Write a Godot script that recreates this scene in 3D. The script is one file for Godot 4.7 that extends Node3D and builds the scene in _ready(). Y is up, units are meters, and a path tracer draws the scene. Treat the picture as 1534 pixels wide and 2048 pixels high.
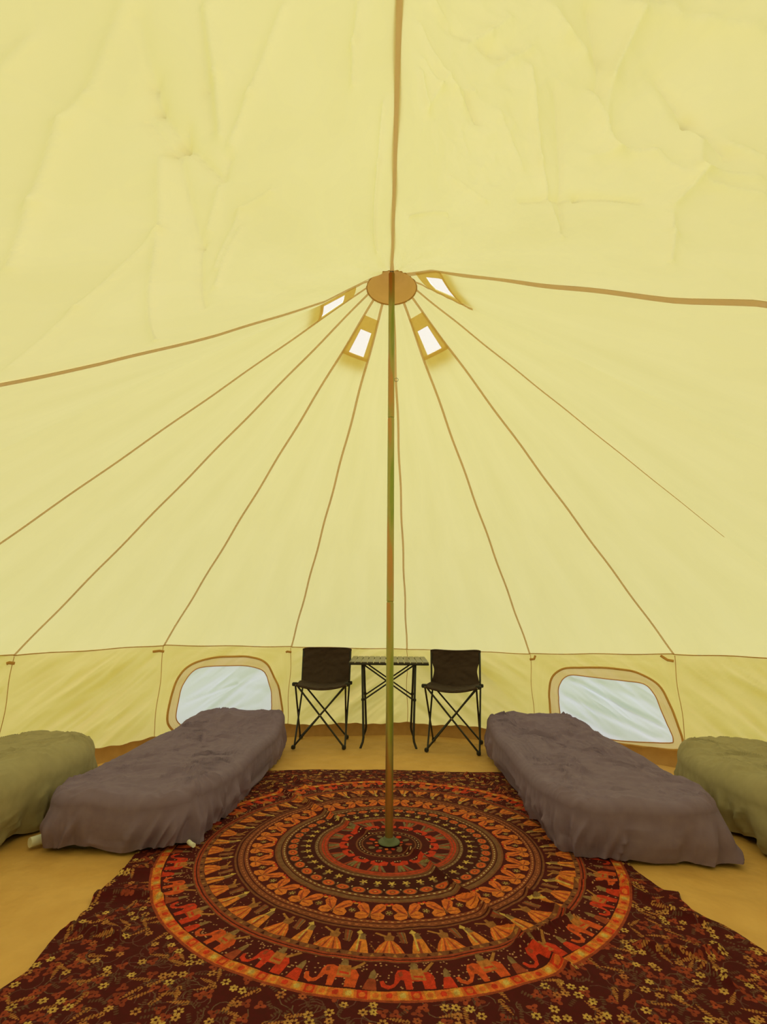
extends Node3D
# Inside of a bell tent: canvas roof on a centre pole, low wall with two windows, four beds, a table, two chairs and a printed cloth.

const R := 2.5            # radius of the wall
const RING_R := 0.143     # crown ring
const RING_H := 2.806
const WALL_FOOT := 0.07   # lower edge of the wall canvas
const RUG_X0 := -1.1
const RUG_Z0 := -1.22
const RUG_W := 2.22
const RUG_L := 2.42

var M := {}
var used := {}


# ------------------------------------------------------------------ mesh builder
class MB:
	var v := PackedVector3Array()
	var uv := PackedVector2Array()
	var idx := PackedInt32Array()

	func grid(nu: int, nv: int, f: Callable, skip = null) -> MB:
		var b := v.size()
		for j in nv + 1:
			for i in nu + 1:
				v.append(f.call(float(i) / nu, float(j) / nv))
				uv.append(Vector2(float(i) / nu, float(j) / nv))
		for j in nv:
			for i in nu:
				if skip != null and skip.call((i + 0.5) / nu, (j + 0.5) / nv):
					continue
				var a := b + j * (nu + 1) + i
				idx.append_array(PackedInt32Array([a, a + 1, a + nu + 2, a, a + nu + 2, a + nu + 1]))
		return self

	func ring_weld(nu: int, nv: int, f: Callable) -> MB:   # closed in u
		var b := v.size()
		for j in nv + 1:
			for i in nu:
				v.append(f.call(float(i) / nu, float(j) / nv))
				uv.append(Vector2(float(i) / nu, float(j) / nv))
		for j in nv:
			for i in nu:
				var a := b + j * nu + i
				var c := b + j * nu + (i + 1) % nu
				idx.append_array(PackedInt32Array([a, c, c + nu, a, c + nu, a + nu]))
		return self

	func loops(list: Array) -> MB:   # closed loops of equal length, joined one to the next
		var n: int = list[0].size()
		return ring_weld(n, list.size() - 1, func(a: float, c: float): return list[int(round(c * (list.size() - 1)))][int(round(a * n)) % n])

	func tube(pts: Array, r: float, sides := 10, flat := 1.0) -> MB:
		var rings := []
		var side := Vector3.ZERO
		for k in pts.size():
			var d: Vector3 = (pts[mini(k + 1, pts.size() - 1)] - pts[maxi(k - 1, 0)]).normalized()
			if side == Vector3.ZERO:
				side = d.cross(Vector3(0.13, 0.07, 1.0) if absf(d.z) < 0.9 else Vector3.RIGHT).normalized()
			side = (side - d * side.dot(d)).normalized()
			var o := d.cross(side)
			var ring := []
			for i in sides:
				var a := TAU * i / sides
				ring.append(pts[k] + (side * cos(a) + o * sin(a) * flat) * r)
			rings.append(ring)
		loops(rings)
		for e in [[rings[0], pts[0]], [rings[-1], pts[-1]]]:
			var b := v.size()
			for q in e[0]:
				v.append(q)
				uv.append(Vector2.ZERO)
			v.append(e[1])
			uv.append(Vector2.ZERO)
			for i in sides:
				idx.append_array(PackedInt32Array([b + i, b + sides, b + (i + 1) % sides]) if e[1] == pts[0] else PackedInt32Array([b + (i + 1) % sides, b + sides, b + i]))
		return self

	func box(c: Vector3, s: Vector3, bv := 0.003, turn := Basis()) -> MB:   # a box with chamfered edges
		var h := s / 2.0
		bv = minf(bv, minf(h.x, minf(h.y, h.z)) * 0.8)
		var rings := []
		for lay in [[-h.y, bv], [-h.y + bv, 0.0], [h.y - bv, 0.0], [h.y, bv]]:
			var hx: float = h.x - lay[1]
			var hz: float = h.z - lay[1]
			var y: float = lay[0]
			var ring := []
			for q in [[-hx, -hz + bv], [-hx + bv, -hz], [hx - bv, -hz], [hx, -hz + bv], [hx, hz - bv], [hx - bv, hz], [-hx + bv, hz], [-hx, hz - bv]]:
				ring.append(c + turn * Vector3(q[0], y, q[1]))
			rings.append(ring)
		for k in 3:   # flat faces: every quad keeps corners of its own
			for i in 8:
				face([rings[k][i], rings[k][(i + 1) % 8], rings[k + 1][(i + 1) % 8], rings[k + 1][i]])
		face(rings[3])
		var low: Array = rings[0].duplicate()
		low.reverse()
		face(low)
		return self

	func face(p: Array) -> MB:
		var b := v.size()
		for q in p:
			v.append(q)
			uv.append(Vector2(q.x, q.z))
		for i in p.size() - 2:
			idx.append_array(PackedInt32Array([b, b + i + 1, b + i + 2]))
		return self

	func strip(l: Array, r: Array, thick: Vector3) -> MB:   # a band between two polylines, with thickness
		var rings := []
		for k in l.size():
			rings.append([l[k], r[k], r[k] + thick, l[k] + thick])
		return loops(rings)

	func commit() -> ArrayMesh:
		var n := PackedVector3Array()
		n.resize(v.size())
		for k in range(0, idx.size(), 3):
			var a := v[idx[k]]
			var c := (v[idx[k + 2]] - a).cross(v[idx[k + 1]] - a)
			n[idx[k]] += c
			n[idx[k + 1]] += c
			n[idx[k + 2]] += c
		for k in n.size():
			n[k] = n[k].normalized() if n[k].length_squared() > 1e-20 else Vector3.UP
		var arr := []
		arr.resize(Mesh.ARRAY_MAX)
		arr[Mesh.ARRAY_VERTEX] = v
		arr[Mesh.ARRAY_NORMAL] = n
		arr[Mesh.ARRAY_TEX_UV] = uv
		arr[Mesh.ARRAY_INDEX] = idx
		var m := ArrayMesh.new()
		m.add_surface_from_arrays(Mesh.PRIMITIVE_TRIANGLES, arr)
		return m


func put(called: String, mb, m: Material, parent: Node = self) -> MeshInstance3D:
	var o := MeshInstance3D.new()
	o.mesh = mb.commit() if mb is MB else mb
	o.material_override = m
	o.name = numbered(called) if parent == self else called
	parent.add_child(o, true)
	return o


func numbered(called: String) -> String:
	used[called] = used.get(called, -1) + 1
	return called if used[called] == 0 else "%s_%03d" % [called, used[called]]


func base(called: String, at := Vector3.ZERO, turn := 0.0) -> Node3D:
	var o := Node3D.new()
	o.name = numbered(called)
	add_child(o)
	o.position = at
	o.rotation.y = turn
	return o


func tag(o: Node, label: String, category: String, group := "", kind := "") -> void:
	o.set_meta("label", label)
	o.set_meta("category", category)
	if group:
		o.set_meta("group", group)
	if kind:
		o.set_meta("kind", kind)


# ------------------------------------------------------------------ materials
func noise(sd: int, freq: float, oct := 3, kind := FastNoiseLite.TYPE_SIMPLEX_SMOOTH) -> FastNoiseLite:
	var n := FastNoiseLite.new()
	n.seed = sd
	n.frequency = freq
	n.noise_type = kind
	n.fractal_octaves = oct
	return n


func noise_tex(sd: int, freq: float, c0: Color, c1: Color, size := 512, oct := 4) -> NoiseTexture2D:
	var t := NoiseTexture2D.new()
	t.width = size
	t.height = size
	t.seamless = true
	t.noise = noise(sd, freq, oct)
	var g := Gradient.new()
	g.set_color(0, c0)
	g.set_color(1, c1)
	t.color_ramp = g
	return t


func weave(sd: int, freq: float, bump: float) -> NoiseTexture2D:
	var t := NoiseTexture2D.new()
	t.width = 512
	t.height = 512
	t.seamless = true
	t.as_normal_map = true
	t.bump_strength = bump
	t.noise = noise(sd, freq, 4)
	return t


func solid(c: Color, rough := 0.7, metal := 0.0) -> StandardMaterial3D:
	var m := StandardMaterial3D.new()
	m.albedo_color = c
	m.roughness = rough
	m.metallic = metal
	m.cull_mode = BaseMaterial3D.CULL_DISABLED
	return m


func mottled(sd: int, freq: float, c0: Color, c1: Color, tile: float, rough := 0.85) -> StandardMaterial3D:
	var m := solid(Color.WHITE, rough)
	m.albedo_texture = noise_tex(sd, freq, c0, c1)
	m.uv1_triplanar = true
	m.uv1_world_triplanar = true
	m.uv1_scale = Vector3.ONE * tile
	return m


func canvas(sd: int, c0: Color, c1: Color, through: Color, tile := 0.9) -> StandardMaterial3D:
	var m := solid(Color.WHITE, 0.85)
	m.albedo_texture = noise_tex(sd, 0.006, c0, c1)
	m.uv1_scale = Vector3.ONE * tile
	m.backlight_enabled = true
	m.backlight = through
	m.metallic_specular = 0.3
	return m


func make_materials() -> void:
	M.roof = canvas(11, Color8(238, 230, 158), Color8(243, 235, 166), Color.WHITE)
	M.wall = canvas(12, Color8(240, 222, 138), Color8(244, 228, 146), Color.WHITE)
	M.crown = canvas(13, Color8(218, 174, 88), Color8(226, 182, 96), Color(0.75, 0.75, 0.75))
	M.vent = canvas(14, Color8(240, 214, 140), Color8(244, 220, 148), Color.WHITE)
	M.tape = solid(Color8(236, 192, 98), 0.8)
	M.tape.backlight_enabled = true
	M.tape.backlight = Color.WHITE
	M.strap = solid(Color8(198, 146, 74), 0.8)
	M.piping = solid(Color8(206, 160, 90), 0.8)
	M.piping.backlight_enabled = true
	M.piping.backlight = Color(0.5, 0.5, 0.5)
	M.net = solid(Color(0.99, 0.93, 0.5, 0.5), 0.9)
	M.net.transparency = BaseMaterial3D.TRANSPARENCY_ALPHA
	M.film = solid(Color8(200, 228, 255), 0.38)
	M.film.backlight_enabled = true
	M.film.backlight = Color.WHITE
	M.sheet_ground = mottled(21, 0.012, Color8(206, 158, 86), Color8(220, 174, 102), 0.8, 0.6)
	M.sheet_ground.normal_enabled = true
	M.sheet_ground.normal_texture = weave(22, 0.012, 6.0)
	M.sheet_ground.normal_scale = 0.5
	M.lip = mottled(23, 0.02, Color8(170, 122, 62), Color8(194, 144, 78), 1.2, 0.7)
	M.purple = mottled(31, 0.02, Color8(120, 102, 134), Color8(132, 114, 146), 1.5, 0.9)
	M.olive = mottled(32, 0.02, Color8(156, 146, 120), Color8(170, 158, 130), 1.5, 0.9)
	for k in ["purple", "olive"]:
		M[k].metallic_specular = 0.3
	M.white_plastic = solid(Color8(235, 235, 232), 0.5)
	M.chair_cloth = mottled(41, 0.03, Color8(54, 36, 29), Color8(64, 44, 35), 3.0, 0.85)
	M.black_steel = solid(Color8(28, 24, 24), 0.4)
	M.black_plastic = solid(Color8(20, 18, 18), 0.5)
	M.rivet = solid(Color8(190, 186, 180), 0.3, 1.0)
	M.slat = mottled(42, 0.03, Color8(92, 84, 72), Color8(108, 98, 84), 3.0, 0.28)
	M.zinc = solid(Color.WHITE, 0.32, 0.75)
	M.zinc.albedo_texture = zinc_texture()
	M.foot = solid(Color8(92, 100, 78), 0.5, 0.5)
	M.steel = solid(Color8(150, 145, 130), 0.3, 1.0)
	M.grass = mottled(51, 0.03, Color8(136, 142, 84), Color8(164, 168, 110), 0.6, 0.95)
	M.rug = solid(Color.WHITE, 0.92)
	M.rug.albedo_texture = rug_texture()
	M.rug.metallic_specular = 0.25


func zinc_texture() -> ImageTexture:   # yellow chromate on zinc: bands of green, gold and copper that wander round the tube
	var im := Image.create(64, 512, false, Image.FORMAT_RGBA8)
	var a := noise(61, 0.02, 2)
	var b := noise(62, 0.05, 3)
	for y in 512:
		for x in 64:
			var q := Vector2.from_angle(TAU * x / 64.0) * 14.0
			var t := a.get_noise_3d(q.x, q.y, y * 0.55) * 1.5
			var c := Color8(166, 158, 92).lerp(Color8(122, 146, 54), clampf(t * 1.8, 0, 1)).lerp(Color8(206, 126, 78), clampf(-t * 2.2 - 0.6, 0, 0.8))
			im.set_pixel(x, y, c.lerp(Color8(168, 156, 100), 0.35 + 0.3 * b.get_noise_3d(q.x, q.y, y * 1.0)))
	return ImageTexture.create_from_image(im)


# ------------------------------------------------------------------ the print on the floor cloth
var ink: Image
const PPM := 846.0   # pixels per metre

func px(p: Vector2) -> Vector2:
	return Vector2((p.x - RUG_X0) * PPM, (p.y - RUG_Z0) * PPM)


func fill(poly: Array, c: Color) -> void:   # a polygon in pixels
	var y0 := 1e9
	var y1 := -1e9
	for p in poly:
		y0 = minf(y0, p.y)
		y1 = maxf(y1, p.y)
	var n := poly.size()
	for y in range(maxi(0, int(ceil(y0 - 0.5))), mini(ink.get_height() - 1, int(floor(y1 - 0.5))) + 1):
		var yy := y + 0.5
		var xs := PackedFloat32Array()
		for i in n:
			var p: Vector2 = poly[i]
			var q: Vector2 = poly[(i + 1) % n]
			if (p.y <= yy) != (q.y <= yy):
				xs.append(p.x + (yy - p.y) / (q.y - p.y) * (q.x - p.x))
		xs.sort()
		for k in range(0, xs.size() - 1, 2):
			var xa := int(round(xs[k]))
			var xb := int(round(xs[k + 1]))
			if xb > xa:
				ink.fill_rect(Rect2i(xa, y, xb - xa, 1), c)


func disc(r: float, c: Color) -> void:   # round the pole
	var o := px(Vector2.ZERO)
	var rp := r * PPM
	for y in range(maxi(0, int(o.y - rp)), mini(ink.get_height(), int(o.y + rp) + 1)):
		var d := y + 0.5 - o.y
		if absf(d) < rp:
			var h := sqrt(rp * rp - d * d)
			ink.fill_rect(Rect2i(int(o.x - h), y, int(2 * h), 1), c)


func stamp(shape: Array, r: float, ang: float, s: float, c: Color, mirror := 1.0) -> void:   # local x runs round the ring, local y towards the pole
	var ra := Vector2.from_angle(ang)
	var ta := Vector2(-ra.y, ra.x)
	var poly := []
	for k in range(0, shape.size(), 2):
		poly.append(px(ra * (r - shape[k + 1] * s) + ta * shape[k] * s * mirror))
	fill(poly, c)


func spot(at: Vector2, rx: float, ry: float, turn: float, c: Color, n := 8) -> void:
	var poly := []
	for k in n:
		poly.append(px(at + Vector2(cos(TAU * k / n) * rx, sin(TAU * k / n) * ry).rotated(turn)))
	fill(poly, c)


func line(pts: Array, w: float, c: Color) -> void:
	for k in pts.size() - 1:
		var d: Vector2 = (pts[k + 1] - pts[k]).normalized() * w * 0.5
		var o := Vector2(-d.y, d.x)
		fill([px(pts[k] + o - d), px(pts[k + 1] + o + d), px(pts[k + 1] - o + d), px(pts[k] - o - d)], c)


func dashes(r: float, n: int, rx: float, ry: float, c: Color) -> void:
	for k in n:
		var a := TAU * k / n
		spot(Vector2.from_angle(a) * r, ry, rx, a, c, 6)


func rug_texture() -> ImageTexture:
	ink = Image.create(int(RUG_W * PPM), int(RUG_L * PPM), false, Image.FORMAT_RGBA8)
	var maroon := Color8(78, 19, 26)
	var deep := Color8(66, 20, 24)
	var red := Color8(212, 60, 40)
	var rust := Color8(162, 70, 50)
	var orange := Color8(226, 114, 56)
	var amber := Color8(228, 150, 66)
	var yellow := Color8(214, 178, 102)
	var pale := Color8(214, 190, 150)
	var brown := Color8(130, 78, 56)
	var grey := Color8(128, 108, 88)
	var vine := Color8(102, 66, 66)
	var ochre := Color8(178, 122, 70)
	ink.fill(maroon)
	var g := RandomNumberGenerator.new()
	g.seed = 4711
	var K := 1.025
	# the outer field: vines, leaves, flowers and ruffled sprigs
	var free := func() -> Vector2:
		while true:
			var p := Vector2(RUG_X0 + g.randf() * RUG_W, RUG_Z0 + g.randf() * RUG_L)
			if p.length() > 0.92 * K:
				return p
		return Vector2.ZERO
	for k in 900:
		var p: Vector2 = free.call()
		var a0 := g.randf() * TAU
		var rr := g.randf_range(0.02, 0.05)
		var pts := []
		for i in 7:
			pts.append(p + Vector2.from_angle(a0 + i * 0.55) * rr * (1.0 - i * 0.06))
		line(pts, 0.0028, vine if k % 3 else Color8(112, 88, 78))
	var taken := {}   # cells of 25 mm, one motif in each at most
	for k in 9000:
		var p: Vector2 = free.call()
		var cell := Vector2i((p / 0.0255).floor())
		if taken.has(cell):
			continue
		taken[cell] = true
		if g.randf() < 0.26:
			continue
		p = (Vector2(cell) + Vector2(0.5, 0.5)) * 0.0255 + Vector2(g.randf_range(-0.006, 0.006), g.randf_range(-0.006, 0.006))
		var a := g.randf() * TAU
		var what := g.randf()
		if what < 0.30:
			var c := yellow.lerp(rust, g.randf() * g.randf() * 0.9)
			var pr := g.randf_range(0.0068, 0.009)
			for i in 6:
				spot(p + Vector2.from_angle(a + TAU * i / 6.0) * pr, 0.0052, 0.0039, a + TAU * i / 6.0, c, 7)
			spot(p, 0.0026, 0.0026, 0, deep, 6)
		elif what < 0.58:
			var c := rust.lerp(Color8(140, 58, 46), g.randf())
			for i in 3:
				spot(p + Vector2.from_angle(a + i * 2.1) * 0.0075, 0.0095, 0.0068, a + i * 2.1, c, 8)
			spot(p, 0.003, 0.003, 0, maroon, 5)
		elif what < 0.72:
			var d := Vector2.from_angle(a)
			for i in 7:
				var q := p + d * (i - 3) * 0.0075
				spot(q + Vector2(-d.y, d.x) * 0.004, 0.0034, 0.0088 * (1.0 - absf(i - 2.5) * 0.22), a + 0.35, ochre.lerp(rust, 0.25 * (i % 2)), 7)
			line([p - d * 0.024 + Vector2(-d.y, d.x) * 0.009, p - d * 0.030 + Vector2(-d.y, d.x) * 0.004, p - d * 0.029 - Vector2(-d.y, d.x) * 0.003, p - d * 0.018 - Vector2(-d.y, d.x) * 0.005], 0.0036, ochre)
		else:
			for i in 4:
				spot(p + Vector2.from_angle(a) * (i - 1.5) * 0.008, 0.003, 0.0065, a, grey.lerp(deep, 0.45), 6)
	# border of the medallion: a scalloped chain of blocks
	disc(0.921 * K, rust)
	disc(0.913 * K, orange)
	var n := 168
	for k in n:
		stamp([-0.5, 0, 0.4, 0, 0.5, 1, -0.4, 1], 0.911 * K, TAU * k / n, 0.029 * K, [red, amber, orange, amber][k % 4])
		stamp([-0.2, 0.2, 0.2, 0.2, 0.3, 0.55, 0.1, 0.8, -0.2, 0.8, -0.3, 0.5], 0.911 * K, TAU * k / n, 0.029 * K, [orange, yellow, red, orange][k % 4])
	disc(0.882 * K, deep)
	disc(0.878 * K, maroon)
	# elephants with riders
	for k in 1500:
		var p := Vector2.from_angle(g.randf() * TAU) * g.randf_range(0.775, 0.875) * K
		spot(p, 0.0032, 0.0032, 0, pale.lerp(rust, 0.35), 5)
	n = 27
	for k in n:
		var a := TAU * (k + 0.4) / n
		var c: Color = [red, orange.lerp(red, 0.45)][k % 2]
		stamp([-0.45, 0, -0.46, 0.45, -0.35, 0.62, -0.1, 0.68, 0.15, 0.66, 0.25, 0.72, 0.42, 0.70, 0.5, 0.55, 0.52, 0.38, 0.56, 0.22, 0.66, 0.16, 0.76, 0.22, 0.80, 0.36, 0.9, 0.34, 0.87, 0.14, 0.72, 0.04, 0.56, 0.08, 0.44, 0.25, 0.38, 0.35, 0.3, 0.32, 0.28, 0, 0.12, 0, 0.1, 0.28, -0.15, 0.28, -0.17, 0], 0.876 * K, a, 0.104 * K, c)
		stamp([-0.26, 0.3, 0.1, 0.34, 0.12, 0.74, -0.2, 0.76], 0.876 * K, a, 0.104 * K, ochre.lerp(orange, 0.3))
		stamp([-0.2, 0.4, 0.04, 0.43, 0.05, 0.5, -0.2, 0.47], 0.876 * K, a, 0.104 * K, red)
		stamp([-0.12, 0.72, 0.1, 0.72, 0.07, 0.92, 0.02, 1.0, -0.06, 0.98, -0.1, 0.88], 0.876 * K, a, 0.104 * K, grey.lerp(ochre, 0.35))
		stamp([-0.3, 0.6, -0.18, 0.62, -0.48, 0.98, -0.55, 0.94], 0.876 * K, a, 0.104 * K, ochre)
		stamp([0.3, 0.5, 0.4, 0.46, 0.42, 0.62, 0.32, 0.66], 0.876 * K, a, 0.104 * K, rust)
		# attendant walking behind
		stamp([-0.98, 0, -0.62, 0, -0.68, 0.34, -0.74, 0.42, -0.86, 0.42, -0.9, 0.34], 0.876 * K, a, 0.104 * K, red if k % 2 == 0 else rust)
		stamp([-0.88, 0.4, -0.7, 0.4, -0.72, 0.62, -0.79, 0.74, -0.86, 0.62], 0.876 * K, a, 0.104 * K, grey.lerp(ochre, 0.3))
	# narrow bands, dancers and lancers
	disc(0.775 * K, brown)
	disc(0.770 * K, red.lerp(brown, 0.4))
	disc(0.764 * K, deep)
	disc(0.760 * K, rust)
	disc(0.752 * K, brown)
	n = 150
	for k in n:
		stamp([-0.5, 0, 0.5, 0, 0, 1], 0.750 * K, TAU * k / n, 0.014, [deep, ochre][k % 2])
	disc(0.735 * K, maroon)
	dashes(0.7, 210, 0.0035, 0.002, pale.lerp(rust, 0.5))
	dashes(0.668, 180, 0.003, 0.002, pale.lerp(rust, 0.5))
	n = 26
	for k in n:
		var a := TAU * (k + 0.5) / n
		var s := 0.102 * K
		# dancer with a flared skirt
		stamp([-0.42, 0.03, -0.15, -0.0, 0.15, -0.0, 0.42, 0.03, 0.28, 0.35, 0.1, 0.58, -0.1, 0.58, -0.28, 0.35], 0.735 * K, a, s, orange)
		for i in 5:
			stamp([-0.32 + i * 0.16 - 0.03, 0.02, -0.32 + i * 0.16 + 0.03, 0.02, (i - 2) * 0.04 + 0.01, 0.55, (i - 2) * 0.04 - 0.01, 0.55], 0.735 * K, a, s, rust if i % 2 else amber)
		stamp([-0.12, 0.56, 0.12, 0.56, 0.16, 0.78, 0.05, 0.84, 0.04, 0.98, -0.05, 0.98, -0.06, 0.84, -0.16, 0.78], 0.735 * K, a, s, ochre.lerp(brown, 0.4))
		stamp([0.1, 0.74, 0.42, 0.92, 0.38, 0.98, 0.08, 0.82], 0.735 * K, a, s, ochre)
		# lancer
		var b := a + PI / n
		stamp([-0.3, 0, 0.24, 0, 0.16, 0.42, 0.1, 0.6, -0.14, 0.6, -0.2, 0.42], 0.735 * K, b, s, amber.lerp(orange, 0.4))
		stamp([-0.06, 0, 0.02, 0, 0.03, 0.5, -0.03, 0.5], 0.735 * K, b, s, rust)
		stamp([-0.14, 0.6, 0.1, 0.6, 0.06, 0.86, -0.08, 0.88], 0.735 * K, b, s, grey.lerp(ochre, 0.35))
		stamp([0.02, 0.1, 0.08, 0.1, 0.1, 0.84, 0.19, 0.9, 0.09, 1.06, -0.02, 0.9, 0.05, 0.84], 0.735 * K, b, s, yellow)
		stamp([0.3, 0.45, 0.34, 0.45, 0.34, 0.95, 0.3, 0.95], 0.735 * K, b, s, ochre)
		for i in 4:
			stamp([-0.5 + i * 0.03, 0.5, -0.44 + i * 0.03, 0.46, -0.36 + i * 0.05, 0.98, -0.42 + i * 0.05, 1.0], 0.735 * K, a, s, [brown, grey, rust, brown][i])
			stamp([0.36 + i * 0.05, 0.08 + i * 0.1, 0.42 + i * 0.05, 0.08 + i * 0.1, 0.4 + i * 0.05, 0.2 + i * 0.1], 0.735 * K, a, s, [ochre, brown][i % 2])
	disc(0.626 * K, brown)
	disc(0.618 * K, deep)
	disc(0.612 * K, brown.lerp(rust, 0.3))
	disc(0.592 * K, deep)
	dashes(0.602 * K, 170, 0.006, 0.0028, Color8(196, 120, 84))
	disc(0.588 * K, rust.lerp(brown, 0.5))
	dashes(0.58 * K, 190, 0.006, 0.0026, pale.lerp(orange, 0.4))
	disc(0.573 * K, maroon)
	# butterflies with star flowers between
	n = 28
	for k in n:
		var a := TAU * (k + 0.5) / n
		var s := 0.1 * K
		for mi in [-1.0, 1.0]:
			stamp([0.0, 0.3, 0.05, 0.6, 0.13, 0.86, 0.3, 0.97, 0.45, 0.9, 0.47, 0.68, 0.34, 0.46, 0.1, 0.26], 0.572 * K, a, s, orange, mi)
			stamp([0.0, 0.34, 0.32, 0.44, 0.47, 0.3, 0.46, 0.1, 0.28, 0.01, 0.08, 0.07], 0.572 * K, a, s, orange.lerp(amber, 0.35), mi)
			for i in 3:
				stamp([0.03, 0.3, 0.05, 0.27, 0.3 + i * 0.05, 0.5 + i * 0.14, 0.27 + i * 0.05, 0.52 + i * 0.14], 0.572 * K, a, s, rust, mi)
			stamp([0.05, 0.26, 0.07, 0.22, 0.36, 0.2, 0.36, 0.24], 0.572 * K, a, s, rust, mi)
			stamp([0.38, 0.9, 0.48, 0.88, 0.53, 0.97, 0.42, 1.0], 0.572 * K, a, s, red, mi)
		stamp([-0.03, 0.12, 0.03, 0.12, 0.02, 0.5, -0.02, 0.5], 0.572 * K, a, s, brown)
		var p := Vector2.from_angle(a + PI / n) * 0.53 * K
		spot(p, 0.016, 0.013, a, brown, 9)
		spot(p, 0.0125, 0.0105, a, deep, 9)
		for i in 5:
			spot(p + Vector2.from_angle(a + TAU * i / 5.0) * 0.0065, 0.0055, 0.003, a + TAU * i / 5.0, yellow.lerp(grey, 0.3), 6)
		spot(Vector2.from_angle(a + PI / n) * 0.487 * K, 0.006, 0.009, a, amber, 6)
	disc(0.47 * K, brown)
	disc(0.462 * K, grey.lerp(brown, 0.6))
	disc(0.447 * K, deep)
	disc(0.443 * K, brown)
	dashes(0.434 * K, 130, 0.0065, 0.0032, pale)
	disc(0.426 * K, deep)
	# medallions and stars
	n = 42
	for k in n:
		var a := TAU * (k + 0.3) / n
		var p := Vector2.from_angle(a) * 0.4 * K
		spot(p, 0.021, 0.027, a, brown.lerp(grey, 0.4), 12)
		spot(p, 0.0175, 0.023, a, orange.lerp(red, 0.35), 12)
		spot(p, 0.009, 0.012, a, rust, 8)
		spot(p, 0.004, 0.005, a, amber, 6)
		spot(Vector2.from_angle(a + PI / n) * 0.385 * K, 0.006, 0.003, a, pale, 6)
		var q := Vector2.from_angle(a) * 0.36 * K
		spot(q, 0.011, 0.009, a, grey.lerp(brown, 0.3), 7)
		var w := Vector2.from_angle(a) * 0.34 * K
		for i in 5:
			spot(w + Vector2.from_angle(a + TAU * i / 5.0) * 0.0085, 0.009, 0.0042, a + TAU * i / 5.0, yellow, 6)
	disc(0.31 * K, grey.lerp(brown, 0.5))
	dashes(0.303 * K, 90, 0.005, 0.003, pale.lerp(grey, 0.4))
	disc(0.296 * K, deep)
	disc(0.293 * K, brown)
	disc(0.282 * K, red.lerp(rust, 0.4))
	disc(0.275 * K, brown)
	disc(0.271 * K, red.lerp(rust, 0.3))
	disc(0.263 * K, rust)
	disc(0.257 * K, maroon)
	# peacocks, red with grey tails
	n = 15
	for k in n:
		var a := TAU * (k + 0.2) / n
		for i in 5:
			stamp([-0.3 + i * 0.15 - 0.05, 0.0, -0.3 + i * 0.15 + 0.06, 0.0, 0.12 + (i - 2) * 0.05, 0.52, 0.02 + (i - 2) * 0.05, 0.52], 0.254 * K, a, 0.105 * K, [grey, rust, Color8(136, 122, 84)][i % 3])
		stamp([-0.28, 0.48, 0.1, 0.42, 0.34, 0.5, 0.36, 0.72, 0.22, 0.82, 0.2, 0.66, 0.02, 0.62, -0.12, 0.78, -0.3, 0.74], 0.254 * K, a, 0.105 * K, red)
		for i in 3:
			stamp([-0.06 + i * 0.1, 0.74, -0.01 + i * 0.1, 0.74, -0.01 + i * 0.1, 0.8, -0.06 + i * 0.1, 0.8], 0.254 * K, a, 0.105 * K, pale)
	disc(0.14 * K, brown)
	disc(0.132 * K, deep)
	dashes(0.124 * K, 40, 0.0055, 0.0032, pale)
	disc(0.116 * K, brown)
	disc(0.11 * K, deep)
	for k in 12:
		var a := TAU * k / 12.0
		spot(Vector2.from_angle(a) * 0.085, 0.016, 0.012, a, [rust, red, grey][k % 3], 8)
		spot(Vector2.from_angle(a + 0.2) * 0.055, 0.01, 0.008, a, [orange, grey, red][k % 3], 8)
	# weave and uneven dye
	var cloth := Image.create(256, 256, false, Image.FORMAT_RGBA8)
	var dye := noise(91, 0.05, 3)
	for y in 256:
		for x in 256:
			var dark := 0.16 + 0.22 * dye.get_noise_2d(x, y) + g.randf_range(-0.12, 0.14)
			cloth.set_pixel(x, y, Color(0.2, 0.1, 0.06, clampf(dark, 0.0, 0.45)))
	for y in range(0, ink.get_height(), 256):
		for x in range(0, ink.get_width(), 256):
			ink.blend_rect(cloth, Rect2i(0, 0, 256, 256), Vector2i(x, y))
	return ImageTexture.create_from_image(ink)


# ------------------------------------------------------------------ the tent
# seams of the roof: compass angle from straight ahead, height of the wall top, tape (1 all along, else share of its length)
var seams := [
	{az = -136.0, hw = 0.755, tape = 1.0, prof = [0.143, 2.806, 0.47, 2.46, 0.98, 2.03, 1.37, 1.73, 1.61, 1.56, 2.5, 0.755]},
	{az = -117.0, hw = 0.75, tape = 0.135},
	{az = -93.5, hw = 0.745, tape = 1.0},
	{az = -71.6, hw = 0.739, tape = 1.0},
	{az = -47.2, hw = 0.787, tape = 1.0},
	{az = -21.5, hw = 0.770, tape = 1.0},
	{az = 3.9, hw = 0.752, tape = 1.0},
	{az = 30.2, hw = 0.731, tape = 1.0},
	{az = 56.9, hw = 0.763, tape = 1.0},
	{az = 85.0, hw = 0.770, tape = 0.69},
	{az = 113.7, hw = 0.76, tape = 0.135},
	{az = 145.0, hw = 0.755, tape = 1.0, prof = [0.143, 2.806, 0.38, 2.66, 0.79, 2.33, 1.21, 2.0, 1.43, 1.83, 1.63, 1.69, 2.1, 1.24, 2.5, 0.755]},
	{az = 180.0, hw = 1.86, tape = 1.0, ridge = true},
]

func out_dir(az: float) -> Vector3:
	return Vector3(sin(deg_to_rad(az)), 0, -cos(deg_to_rad(az)))


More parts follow.
